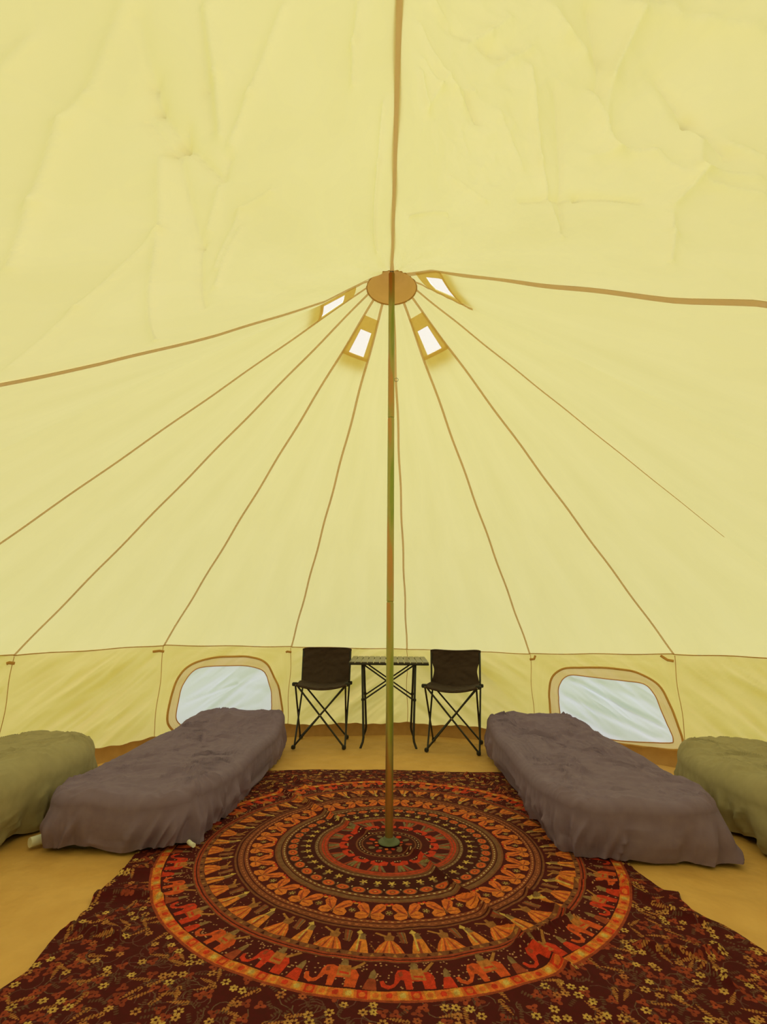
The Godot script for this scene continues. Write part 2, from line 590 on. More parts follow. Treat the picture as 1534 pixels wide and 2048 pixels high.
func seam(k: int, t: float) -> Vector3:
	var s: Dictionary = seams[k]
	if s.has("ridge"):
		return Vector3(0.015 * t, lerpf(RING_H, s.hw, t), lerpf(RING_R, R, t))
	var r := lerpf(RING_R, R, t)
	var h := lerpf(RING_H, s.hw, t)
	if s.has("prof"):
		var p: Array = s.prof
		for i in range(0, p.size() - 2, 2):
			if r <= p[i + 2] + 1e-6:
				h = lerpf(p[i + 1], p[i + 3], clampf((r - p[i]) / (p[i + 2] - p[i]), 0, 1))
				break
	return out_dir(s.az) * r + Vector3(0, h, 0)


# creases of the two large door-side panels: u, t pairs across and along the panel
var creases_left := [
	[0.712, 0.814, 0.627, 0.790, 0.593, 0.790, 0.492, 0.766, 0.390, 0.742], [0.712, 0.806, 0.678, 0.766, 0.661, 0.750, 0.644, 0.711], [0.763, 0.782, 0.712, 0.726, 0.678, 0.695],
	[0.763, 0.774, 0.729, 0.726, 0.678, 0.679], [0.831, 0.726, 0.746, 0.687, 0.678, 0.663], [0.610, 0.711, 0.492, 0.647, 0.271, 0.639, 0.068, 0.631], [0.627, 0.703, 0.492, 0.591, 0.271, 0.479],
	[0.559, 0.559, 0.356, 0.495], [0.644, 0.750, 0.627, 0.711, 0.644, 0.711, 0.661, 0.718], [0.644, 0.703, 0.627, 0.639, 0.661, 0.655], [0.492, 0.647, 0.068, 0.471],
	[0.932, 0.671, 0.915, 0.639, 0.898, 0.599], [0.966, 0.535, 0.932, 0.431, 0.797, 0.176], [0.644, 0.838, 0.610, 0.838], [0.627, 0.639, 0.525, 0.599], [0.661, 0.567, 0.593, 0.583, 0.424, 0.527],
]
var creases_right := [
	[0.407, 0.758, 0.475, 0.750, 0.559, 0.742], [0.576, 0.718, 0.627, 0.671], [0.576, 0.711, 0.610, 0.742], [0.593, 0.703, 0.644, 0.734], [0.644, 0.663, 0.712, 0.639, 0.814, 0.599],
	[0.458, 0.655, 0.475, 0.679, 0.508, 0.703, 0.576, 0.703], [0.322, 0.774, 0.356, 0.790], [0.288, 0.758, 0.339, 0.734, 0.373, 0.711], [0.339, 0.774, 0.373, 0.726, 0.441, 0.679],
	[0.254, 0.734, 0.288, 0.726, 0.322, 0.726], [0.051, 0.631, 0.102, 0.607, 0.186, 0.591], [0.068, 0.599, 0.119, 0.583, 0.203, 0.615], [0.102, 0.655, 0.119, 0.655, 0.220, 0.671],
	[0.186, 0.607, 0.237, 0.591], [0.458, 0.543, 0.525, 0.607, 0.593, 0.655], [0.254, 0.479, 0.390, 0.487], [0.322, 0.687, 0.627, 0.527], [0.271, 0.679, 0.407, 0.607, 0.644, 0.519],
	[0.576, 0.711, 0.508, 0.742], [0.068, 0.663, 0.119, 0.655], [0.068, 0.583, 0.102, 0.543, 0.136, 0.607], [0.271, 0.615, 0.390, 0.583], [0.542, 0.750, 0.576, 0.758],
	[0.339, 0.774, 0.390, 0.798, 0.424, 0.814], [0.136, 0.287, 0.322, 0.391], [0.220, 0.655, 0.254, 0.695], [0.373, 0.703, 0.475, 0.679], [0.153, 0.655, 0.186, 0.679, 0.203, 0.703],
]

func seg_dist(p: Vector2, a: Vector2, b: Vector2) -> float:
	return p.distance_to(Geometry2D.get_closest_point_to_segment(p, a, b))


func roof_panel(ka: int, kb: int, ceiling: Node3D) -> void:
	var front := ka >= 11 or kb == 0
	var vent := [ka, kb] in [[1, 2], [4, 5], [7, 8], [10, 11]]
	var nu := 260 if front else 24
	var nv := 340 if front else 60
	var up := panel_up(ka, kb)
	var segs := []   # creases as segments in metres on the panel
	var size := Vector2((seam(kb, 0.65) - seam(ka, 0.65)).length(), (seam(ka, 1.0) - seam(ka, 0.0)).length())
	if front:
		var rng := RandomNumberGenerator.new()
		rng.seed = 77 + ka
		for c in (creases_right if ka == 11 else creases_left):
			var sg := 1.0 if rng.randf() < 0.75 else -1.0
			for i in range(0, c.size() - 2, 2):
				var a := Vector2(c[i], c[i + 1]) * size
				var b := Vector2(c[i + 2], c[i + 3]) * size
				if ka == 11:   # this panel runs from the right-hand seam to the ridge
					a.x = size.x - a.x
					b.x = size.x - b.x
				else:   # and this one from the ridge to the left-hand seam
					a.x = size.x - a.x
					b.x = size.x - b.x
				segs.append([a, b, sg * rng.randf_range(0.009, 0.015), rng.randf_range(0.010, 0.016)])
	var soft := noise(90 + ka, 1.3, 2)
	var fine := noise(120 + ka, 5.0, 3)
	var wide := 0.02 if not front else 0.035
	var stretch := func(t: float) -> float:   # rows that fall on the edges of the vent
		if not vent:
			return t
		return t * 15.0 / 60.0 * 4.0 * 0.15 / 0.25 if t <= 0.25 else lerpf(0.15, 1.0, (t - 0.25) / 0.75)
	var f := func(u: float, t0: float) -> Vector3:
		var t: float = stretch.call(t0)
		var p := seam(ka, t).lerp(seam(kb, t), u)
		var d := -wide * sin(PI * u) * sin(PI * pow(t, 0.8)) + 0.004 * soft.get_noise_2d(u * size.x, t * size.y) * sin(PI * u)
		if front:
			var q := Vector2(u, t) * size
			d += 0.012 * soft.get_noise_2d(q.x * 1.6 + 9.0, q.y * 0.9) * sin(PI * u)
			d += (0.5 - absf(fine.get_noise_2d(q.x * 1.3, q.y * 1.3))) * sin(PI * u) * (0.012 * smoothstep(0.5, 0.8, u) * smoothstep(0.4, 0.6, t) + 0.003 if ka == 11 else 0.002)
			for s in segs:
				var a: Vector2 = s[0]
				var b: Vector2 = s[1]
				var lim: float = s[3] * 3.2
				if q.x < minf(a.x, b.x) - lim or q.x > maxf(a.x, b.x) + lim or q.y < minf(a.y, b.y) - lim or q.y > maxf(a.y, b.y) + lim:
					continue
				var e: float = seg_dist(q, a, b) / s[3]
				d += s[2] * exp(-e) * clampf(u * (1.0 - u) * 25.0, 0, 1)
		else:   # slack folds that fan out from the wall corners
			var e := pow(t, 3.0) * sin(PI * u)
			d += 0.006 * e * fine.get_noise_2d(u * 3.0 + ka * 7.0, t * 0.8)
		return p + up * d
	var hole := func(u: float, t: float) -> bool:
		var tt: float = stretch.call(t)
		return tt > 0.06 and tt < 0.11 and u > 0.2 and u < 0.8
	put("roof_panel", MB.new().grid(nu, nv, f, hole if vent else null), M.roof, ceiling)
	if not vent:
		return
	var v := Node3D.new()
	v.name = "roof_vent"
	ceiling.add_child(v, true)
	var inner := func(u: float, t: float, lift: float) -> Vector3:
		return seam(ka, t).lerp(seam(kb, t), u) + up * (lift - wide * sin(PI * u) * sin(PI * pow(t, 0.8)))
	var fr := MB.new()
	for q in [[0.0, 1.0, 0.033, 0.06], [0.0, 0.2, 0.06, 0.11], [0.8, 1.0, 0.06, 0.11], [0.0, 1.0, 0.11, 0.117]]:
		fr.grid(4, 4, func(a: float, b: float): return inner.call(lerpf(q[0], q[1], a), lerpf(q[2], q[3], b), -0.004))
	put("vent_frame", fr, M.vent, v)
	put("netting", MB.new().grid(6, 6, func(a: float, b: float): return inner.call(lerpf(0.2, 0.8, a), lerpf(0.06, 0.11, b), 0.002)), M.net, v)
	put("vent_flap", MB.new().grid(6, 6, func(a: float, b: float): return inner.call(lerpf(0.02, 0.98, a), lerpf(0.11, 0.14, b), 0.006 + 0.03 * b)), M.vent, v)


func panel_up(ka: int, kb: int) -> Vector3:
	var n: Vector3 = (seam(kb, 0.6) - seam(ka, 0.6)).cross(seam(ka, 1.0) - seam(ka, 0.1)).normalized()
	return n if n.y > 0 else -n


func tape_side(k: int, t: float) -> Vector3:   # across the seam, in the mean plane of its two panels
	var up := panel_up(k, (k + 1) % 13) + panel_up((k + 12) % 13, k)
	return (seam(k, minf(t + 0.02, 1.0)) - seam(k, maxf(t - 0.02, 0.0))).cross(up).normalized()


func seam_tape(k: int, ceiling: Node3D) -> void:
	var l := []
	var r := []
	var n := 50
	var s: Dictionary = seams[k]
	for i in n + 1:
		var t: float = s.tape * i / n
		var p := seam(k, t)
		var side: Vector3 = tape_side(k, t) * ([0.010, 0.013, 0.011][[0, 11, 12].find(k)] if k in [0, 11, 12] else 0.0075)
		if s.tape < 0.9 and s.tape > 0.3:
			side *= 1.0 - 0.8 * float(i) / n
		p.y -= 0.004
		p += side * 0.35 * sin(i * 0.7 + k)
		l.append(p - side)
		r.append(p + side)
	put("seam_tape", MB.new().strip(l, r, Vector3(0, -0.0015, 0)), M.tape, ceiling)


# one flat length of wall between two seams: x runs along it, y up
func wall_point(ka: int, kb: int, x: float, y: float, d := 0.0) -> Vector3:
	var a := out_dir(seams[ka].az) * R
	var b := out_dir(seams[kb].az) * R
	var e := (b - a).normalized()
	return a + e * x + Vector3(0, y, 0) + Vector3(e.z, 0, -e.x) * d


func wall_len(ka: int, kb: int) -> float:
	return (out_dir(seams[kb].az) * R).distance_to(out_dir(seams[ka].az) * R)


func wall_fold(ka: int, x: float, y: float, len: float) -> float:   # how far the canvas stands off the flat: slack diagonal folds
	var n: FastNoiseLite = M.wall_noise
	var lean := -1.0 if ka < 6 else 1.0
	var q := (x * 0.72 + lean * y) * 1.0
	var env := sin(PI * clampf(x / len, 0, 1)) * clampf((y - 0.02) / 0.25, 0, 1) * clampf((0.78 - y) / 0.12, 0, 1)
	var along := x * 0.6 - lean * y * 0.8
	var d := 0.05 * n.get_noise_2d(q * 3.6 + ka * 13.0, along * 0.8) + 0.013 * (1.0 - 2.0 * absf(n.get_noise_2d(q * 8.0 + ka * 3.0, along * 1.4 + 40.0)))
	return d * (0.3 + 0.7 * env) * clampf(env * 6.0, 0, 1)


func smooth_loop(pts: Array, n: int) -> Array:   # Catmull-Rom through x, y pairs, closed, n points of equal turning about the middle
	var c := Curve2D.new()
	var k := pts.size() / 2
	for i in k + 1:
		var p := Vector2(pts[2 * (i % k)], pts[2 * (i % k) + 1])
		var a := Vector2(pts[2 * ((i - 1 + k) % k)], pts[2 * ((i - 1 + k) % k) + 1])
		var b := Vector2(pts[2 * ((i + 1) % k)], pts[2 * ((i + 1) % k) + 1])
		c.add_point(p, (a - b) / 6.0, (b - a) / 6.0)
	var out := []
	for i in n:
		out.append(c.sample_baked(c.get_baked_length() * i / n, true))
	return out


func eave_y(ka: int, kb: int, x: float, len: float) -> float:
	return lerpf(seams[ka].hw, seams[kb].hw, x / len)


func plain_wall(ka: int, kb: int, parent: Node3D) -> void:
	var len := wall_len(ka, kb)
	put("wall_panel", MB.new().grid(90, 50, func(u: float, w: float):
		var x: float = u * len
		var y := lerpf(WALL_FOOT + 0.012 * sin(x * 9.0 + ka), eave_y(ka, kb, x, len), w)
		return wall_point(ka, kb, x, y, wall_fold(ka, x, y, len))), M.wall, parent)


func window_wall(ka: int, kb: int, outer: Array, inner: Array, parent: Node3D, win: Node3D) -> void:
	var len := wall_len(ka, kb)
	var n := 120
	var o := smooth_loop(outer, n)
	var i_ := smooth_loop(inner, n)
	var mid := Vector2.ZERO
	for p in o:
		mid += p / n
	# the edge of the wall panel, met by rays from the middle of the window
	var rect := PackedVector2Array([Vector2(0, WALL_FOOT), Vector2(len, WALL_FOOT), Vector2(len, seams[kb].hw), Vector2(0, seams[ka].hw)])
	var edge := []
	for p in o:
		var far: Vector2 = mid + (p - mid).normalized() * 5.0
		for k in 4:
			var hit = Geometry2D.segment_intersects_segment(mid, far, rect[k], rect[(k + 1) % 4])
			if hit != null:
				edge.append(hit)
				break
	for k in 4:   # pull the nearest ray onto each corner
		var best := 0
		for j in n:
			if edge[j].distance_to(rect[k]) < edge[best].distance_to(rect[k]):
				best = j
		edge[best] = rect[k]
	var at := func(p: Vector2, off: float) -> Vector3:
		return wall_point(ka, kb, p.x, p.y, wall_fold(ka, p.x, p.y, len) * 0.7 + off)
	put("wall_panel", MB.new().ring_weld(n, 24, func(a: float, b: float):
		var k := int(round(a * n)) % n
		return at.call(o[k].lerp(edge[k], b), 0.0)), M.wall, parent)
	# band of canvas between the zip and the pane
	put("window_border", MB.new().ring_weld(n, 6, func(a: float, b: float):
		var k := int(round(a * n)) % n
		return at.call(o[k].lerp(i_[k], b), 0.0)), M.border, win)
	var imid := Vector2.ZERO
	for p in i_:
		imid += p / n
	put("window_pane", MB.new().ring_weld(n, 40, func(a: float, b: float):
		var k := int(round(a * n)) % n
		var p: Vector2 = i_[k].lerp(imid, b * 0.999)
		var d := 0.0
		for s in M.film_folds[0 if ka < 6 else 1]:
			var e: float = seg_dist(p, Vector2(s[0], s[1]), Vector2(s[2], s[3])) / s[5]
			d += s[4] * exp(-e * e)
		return at.call(p, -d * clampf(b * 6.0, 0, 1))), M.film, win)
	var zip := []
	var pipe := []
	for k in n + 1:
		var inward := Vector3(0, 0, 0)
		zip.append(at.call(o[k % n], -0.004) + inward)
		pipe.append(at.call(i_[k % n], -0.003))
	put("zip_tape", MB.new().tube(zip, 0.0085, 8, 0.4), M.zip, win)
	put("pane_binding", MB.new().tube(pipe, 0.004, 6), M.binding, win)


func build_tent() -> void:
	M.wall_noise = noise(5, 1.0, 2)
	M.border = canvas(15, Color8(232, 208, 146), Color8(238, 216, 156), Color(0.95, 0.95, 0.95))
	M.zip = solid(Color8(214, 162, 84), 0.75)
	M.zip.backlight_enabled = true
	M.zip.backlight = Color(0.5, 0.5, 0.5)
	M.binding = solid(Color8(206, 150, 96), 0.8)
	M.film_folds = [
		[[0.16, 0.32, 0.62, 0.46, 0.008, 0.012], [0.4, 0.2, 0.85, 0.3, 0.006, 0.02], [0.86, 0.55, 0.92, 0.47, 0.008, 0.012], [0.65, 0.5, 0.78, 0.56, 0.006, 0.02], [0.7, 0.42, 0.9, 0.4, 0.006, 0.03]],
		[[0.3, 0.56, 1.0, 0.26, 0.026, 0.018], [0.26, 0.42, 0.98, 0.16, 0.02, 0.025], [0.25, 0.3, 0.7, 0.13, 0.012, 0.025], [0.6, 0.53, 1.0, 0.38, 0.008, 0.03], [0.5, 0.55, 0.9, 0.42, 0.006, 0.02]],
	]
	# roof
	var ceiling := base("ceiling")
	tag(ceiling, "cream canvas bell tent roof with brown taped seams meeting at the pole", "tent roof", "", "structure")
	for k in 13:
		roof_panel(k, (k + 1) % 13, ceiling)
	for k in 13:
		seam_tape(k, ceiling)
	put("crown_cone", MB.new().ring_weld(40, 8, func(a: float, b: float):
		var r := lerpf(RING_R, 0.02, b)
		return Vector3(sin(TAU * a) * r, lerpf(RING_H, 2.935, b), -cos(TAU * a) * r)), M.crown, ceiling)
	var rim := []
	for k in 41:
		rim.append(Vector3(sin(TAU * k / 40.0) * RING_R, RING_H - 0.002, -cos(TAU * k / 40.0) * RING_R))
	put("crown_rim", MB.new().tube(rim, 0.004, 6), M.piping, ceiling)
	# walls
	var left := base("wall_left")
	var back := base("wall_back")
	var right := base("wall_right")
	var front := base("wall_front")
	tag(left, "yellow canvas tent wall with diagonal folds behind the left olive bed", "tent wall", "", "structure")
	tag(back, "low yellow canvas tent wall behind the folding table and chairs", "tent wall", "", "structure")
	tag(right, "yellow canvas tent wall with slanting folds behind the right olive bed", "tent wall", "", "structure")
	tag(front, "canvas tent wall either side of the zipped entrance", "tent wall", "", "structure")
	var w1 := base("window_1")
	tag(w1, "arched plastic tent window behind the left purple bed", "window", "", "structure")
	var w2 := base("window_2")
	tag(w2, "creased arched tent window between right purple and olive beds", "window", "", "structure")
	for k in 11:
		var group: Node3D = left if k < 3 else back if k < 8 else right
		if k == 4:
			window_wall(4, 5, [0.17, 0.105, 0.6, 0.098, 0.98, 0.105, 1.055, 0.16, 1.04, 0.30, 0.98, 0.478, 0.868, 0.632, 0.727, 0.682, 0.575, 0.688, 0.42, 0.683, 0.242, 0.634, 0.145, 0.543, 0.098, 0.38, 0.092, 0.2],
				[0.21, 0.155, 0.56, 0.15, 0.9, 0.155, 0.952, 0.2, 0.95, 0.30, 0.925, 0.44, 0.866, 0.55, 0.733, 0.602, 0.55, 0.612, 0.345, 0.61, 0.25, 0.575, 0.18, 0.475, 0.158, 0.36, 0.155, 0.22], group, w1)
		elif k == 7:
			window_wall(7, 8, [0.25, 0.1, 0.65, 0.09, 1.07, 0.1, 1.135, 0.15, 1.12, 0.27, 1.085, 0.4, 1.02, 0.54, 0.877, 0.617, 0.74, 0.635, 0.615, 0.64, 0.45, 0.632, 0.287, 0.613, 0.19, 0.53, 0.152, 0.39, 0.165, 0.2],
				[0.3, 0.14, 0.66, 0.112, 1.02, 0.14, 1.075, 0.17, 1.05, 0.27, 1.02, 0.37, 0.985, 0.47, 0.925, 0.535, 0.8, 0.55, 0.66, 0.555, 0.48, 0.565, 0.33, 0.562, 0.255, 0.48, 0.235, 0.37, 0.24, 0.21], group, w2)
		else:
			plain_wall(k, k + 1, group)
		# piping along the eave
		var pts := []
		var len := wall_len(k, k + 1)
		for i in 31:
			var x := len * i / 30.0
			pts.append(wall_point(k, k + 1, x, eave_y(k, k + 1, x, len) - 0.002 + 0.003 * sin(x * 11.0 + k * 2.0), -0.006))
		put("eave_piping", MB.new().tube(pts, 0.0035, 6), M.piping, group)
		# upright seam and its webbing loop
		if k > 0:
			var dn := []
			for i in 13:
				var y := lerpf(seams[k].hw - 0.01, 0.1, i / 12.0)
				dn.append(out_dir(seams[k].az) * (R - 0.006) + Vector3(0.006 * sin(i * 0.8 + k), y, 0))
			put("wall_seam", MB.new().tube(dn, 0.0024, 6), M.piping, group)
			var o := out_dir(seams[k].az)
			var along := Vector3(-o.z, 0, o.x)
			var s := -1.0 if k in [1, 2, 3, 4, 5, 8] else 1.0
			if k != 6:
				var q := o * (R - 0.02) + Vector3(0, seams[k].hw - 0.05, 0)
				put("strap", MB.new().tube([q, q + along * 0.04 * s + Vector3(0, 0.006, 0) - o * 0.008, q + along * (0.09 if k in [4, 8] else 0.05) * s + Vector3(0, 0.0 if k < 6 else 0.035, 0)], 0.0095, 8, 0.4), M.strap, group)
	# lip of the groundsheet, turned up inside the wall
	for g in [["baseboard_left", 0, 3, "brown groundsheet lip below the left tent wall"], ["baseboard_back", 3, 8, "brown groundsheet lip along the foot of the rear tent wall"], ["baseboard_right", 8, 11, "brown groundsheet lip below the right tent wall"]]:
		var a0: float = seams[g[1]].az
		var a1: float = seams[g[2]].az
		var lip := put(g[0], MB.new().grid(int(absf(a1 - a0)) * 2, 6, func(u: float, w: float):
			var az := lerpf(a0, a1, u)
			var wob := 0.006 * sin(az * 0.5) + 0.004 * sin(az * 1.7 + 1.0)
			var chord := 1.0
			for k in 12:
				if az >= seams[k].az - 1e-4 and az <= seams[k + 1].az + 1e-4:
					var half: float = (seams[k + 1].az - seams[k].az) / 2.0
					chord = cos(deg_to_rad(half)) / cos(deg_to_rad(az - seams[k].az - half))
			return out_dir(az) * (R * chord - 0.014 - (0.05 + wob) * (1.0 - w) * (1.0 - w)) + Vector3(0, -0.006 + w * (0.1 + wob), 0)), M.lip)
		tag(lip, g[3], "trim", "", "structure")
	# entrance side, behind the viewer: two door flaps under the slanting edges of the roof
	var door := base("door_1")
	tag(door, "zipped canvas entrance of the tent on the viewer's side", "door", "", "structure")
	for q in [[0, 12, "left"], [11, 12, "right"]]:
		var e := seam(q[0], 1.0)
		var a := seam(12, 1.0)
		var sheet := func(u0: float, u1: float) -> MB:
			return MB.new().grid(20, 20, func(u: float, w: float):
				var t := lerpf(u0, u1, u)
				var top := e.lerp(a, t)
				return Vector3(top.x, lerpf(0.01, top.y, w), top.z + 0.05 * sin(PI * t)))
		put("wall_panel", sheet.call(0.0, 0.5), M.wall, front)
		put("door_flap", sheet.call(0.5, 1.0), M.wall, door)
	put("door_zip", MB.new().tube([Vector3(0.015, 0.01, 2.495), Vector3(0.015, 1.85, 2.495)], 0.008, 8, 0.4), M.zip, door)


func build_floor() -> void:
	var wr := noise(71, 1.2, 3)
	var fl := put("floor", MB.new().ring_weld(180, 60, func(a: float, b: float):
		var az := -136.0 + 360.0 * a
		var r := (R - 0.004) * b
		var p := out_dir(az) * maxf(r, 0.001)
		var lim := 1.0
		for k in 13:
			var a0: float = seams[k].az
			var a1: float = seams[(k + 1) % 13].az + (360.0 if k == 12 else 0.0)
			if az >= a0 and az <= a1:
				lim = cos(deg_to_rad((a1 - a0) / 2)) / cos(deg_to_rad(az - (a0 + a1) / 2))
		p *= lim
		p.y = -0.001 + 0.008 * (wr.get_noise_2d(p.x * 1.3, p.z * 5.0) - 0.5) * clampf(p.length() - 0.2, 0, 1) * clampf((2.4 - p.length()) * 4.0, 0, 1)
		return p), M.sheet_ground)
	tag(fl, "tan groundsheet covering the tent floor", "groundsheet", "", "structure")
	var gr := put("ground", MB.new().box(Vector3(0, -0.08, 0), Vector3(40, 0.1, 40), 0.01), M.grass)
	tag(gr, "grass field that the tent is pitched on", "grass", "", "structure")


# ------------------------------------------------------------------ things
func pole() -> void:
	var t := base("tent_pole", Vector3.ZERO)
	tag(t, "tall iridescent zinc centre pole standing on the round mandala cloth", "pole")
	var y0 := 0.012
	for y1 in [1.037, 2.0, 2.905]:
		var rad := 0.0175
		var sec := MB.new()
		var ys := [y0, y0 + 0.003, y1 - 0.006, y1 - 0.003, y1]
		var rs := [rad - 0.0015, rad, rad, rad - 0.0012, rad - 0.0022]
		sec.grid(24, 4, func(a: float, b: float):
			var k := int(round(b * 4))
			return Vector3(sin(TAU * a) * rs[k], ys[k], -cos(TAU * a) * rs[k]))
		put("pole_section", sec, M.zinc, t)
		y0 = y1
	put("pole_tip", MB.new().tube([Vector3(0, 2.9, 0), Vector3(0, 2.925, 0)], 0.012, 12), M.black_plastic, t)
	var fr := [[0.0, 0.008], [0.046, 0.008], [0.048, 0.012], [0.042, 0.018], [0.026, 0.02], [0.024, 0.03], [0.019, 0.032], [0.0175, 0.032]]
	put("pole_foot", MB.new().grid(28, 7, func(a: float, b: float):
		var q: Array = fr[int(round(b * 7))]
		return Vector3(sin(TAU * a) * q[0], q[1], -cos(TAU * a) * q[0])), M.foot, t)
	var ring := []
	for k in 22:
		ring.append(Vector3(0.0275, 2.225, 0.0) + Vector3(cos(k * 0.29), sin(k * 0.29), 0) * 0.0105)
	put("hook_ring", MB.new().tube(ring, 0.0014, 6), M.steel, t)


var rug_ridges := [
	[0.054, 0.061, 0.124, 0.111, 0.174, 0.253, 0.240, 0.388, 0.266, 0.425, 0.308, 0.505, 0.343, 0.568, 0.40, 0.68, 0.457, 0.787, 0.489, 0.809], [-0.70, -0.78, -0.630, -0.708, -0.456, -0.529, -0.338, -0.369, -0.244, -0.251, -0.1, -0.1],
	[0.480, 0.406, 0.505, 0.430, 0.553, 0.531, 0.589, 0.562], [0.589, 0.562, 0.405, 0.681, 0.377, 0.708], [0.862, 0.279, 0.861, 0.402, 0.903, 0.477, 0.945, 0.553, 1.002, 0.595],
	[0.861, 0.789, 0.877, 0.835, 0.881, 0.869], [0.74, 0.70, 0.772, 0.723, 0.874, 0.738, 0.95, 0.72], [-0.999, 0.474, -0.814, 0.469, -0.769, 0.485], [-0.97, 0.66, -0.8, 0.7], [-1.0, 0.3, -0.86, 0.3],
	[0.5, -1.1, 0.62, -0.9, 0.66, -0.7], [0.62, 0.32, 0.8, 0.36, 0.86, 0.4], [-0.62, -1.0, -0.5, -0.8],
]

func rug() -> void:
	var le := [-1.2, -1.05, 0.133, -1.038, 0.297, -1.009, 0.40, -1.013, 0.474, -1.008, 0.55, -0.981, 0.571, -0.991, 0.657, -0.968, 0.668, -0.994, 0.744, -0.983, 0.816, -0.968, 0.852, -0.964, 0.922, -0.980, 1.2, -1.0]
	var re := [-1.2, 1.02, 0.05, 0.97, 0.214, 0.952, 0.344, 0.973, 0.372, 0.981, 0.381, 1.028, 0.432, 1.006, 0.498, 1.003, 0.536, 1.018, 0.579, 1.052, 0.620, 1.065, 0.703, 1.083, 1.2, 1.09]
	var be := [-1.1, -1.13, -0.764, -1.135, -0.527, -1.179, -0.26, -1.191, 0.007, -1.202, 0.273, -1.177, 0.503, -1.163, 0.703, -1.171, 1.1, -1.15]
	var look := func(tab: Array, x: float) -> float:
		for k in range(0, tab.size() - 2, 2):
			if x <= tab[k + 2]:
				return lerpf(tab[k + 1], tab[k + 3], clampf((x - tab[k]) / (tab[k + 2] - tab[k]), 0, 1))
		return tab[-1]
	var wr := noise(81, 1.6, 3)
	var place := func(u: float, w: float) -> Vector3:
		var x := lerpf(-1.0, 1.03, u)
		var z: float = lerpf(look.call(be, x), 1.19, w)
		var l: float = look.call(le, z)
		var r: float = look.call(re, z)
		x = lerpf(l, r, u)
		var h := 0.004 + 0.005 * maxf(0.0, wr.get_noise_2d(x * 2.2, z * 2.2) + 0.1) + 0.0022 * absf(wr.get_noise_2d(x * 5.0 + 30, z * 5.0))
		if Vector2(x, z).length() > 0.07:
			for c in rug_ridges:
				for k in range(0, c.size() - 2, 2):
					var e := seg_dist(Vector2(x, z), Vector2(c[k], c[k + 1]), Vector2(c[k + 2], c[k + 3]))
					if e < 0.06:
						h = maxf(h, 0.004 + 0.026 * exp(-e / 0.013))
		if z < 0.3 and (x < -0.72 or x > 0.68) or Vector2(x, z).length() < 0.06:
			h = minf(h, 0.006)
		return Vector3(x, h, z)
	var mb := MB.new().grid(190, 220, place)
	for k in mb.v.size():   # the print lies in the cloth
		mb.uv[k] = Vector2((mb.v[k].x - RUG_X0) / RUG_W, (mb.v[k].z - RUG_Z0) / RUG_L)
	# hem: the edge turned down to the floor
	var top := []
	for i in 191:
		top.append(mb.v[i])
	for j in range(1, 221):
		top.append(mb.v[j * 191 + 190])
	for i in range(189, -1, -1):
		top.append(mb.v[220 * 191 + i])
	for j in range(219, 0, -1):
		top.append(mb.v[j * 191])
	var low := []
	for p in top:
		low.append(Vector3(p.x, 0.0005, p.z))
	var before := mb.v.size()
	mb.loops([top, low])
	for k in range(before, mb.v.size()):
		mb.uv[k] = Vector2((mb.v[k].x - RUG_X0) / RUG_W, (mb.v[k].z - RUG_Z0) / RUG_L)
	tag(put("floor_cloth", mb, M.rug), "maroon cotton floor cloth printed with a round orange elephant mandala", "rug")


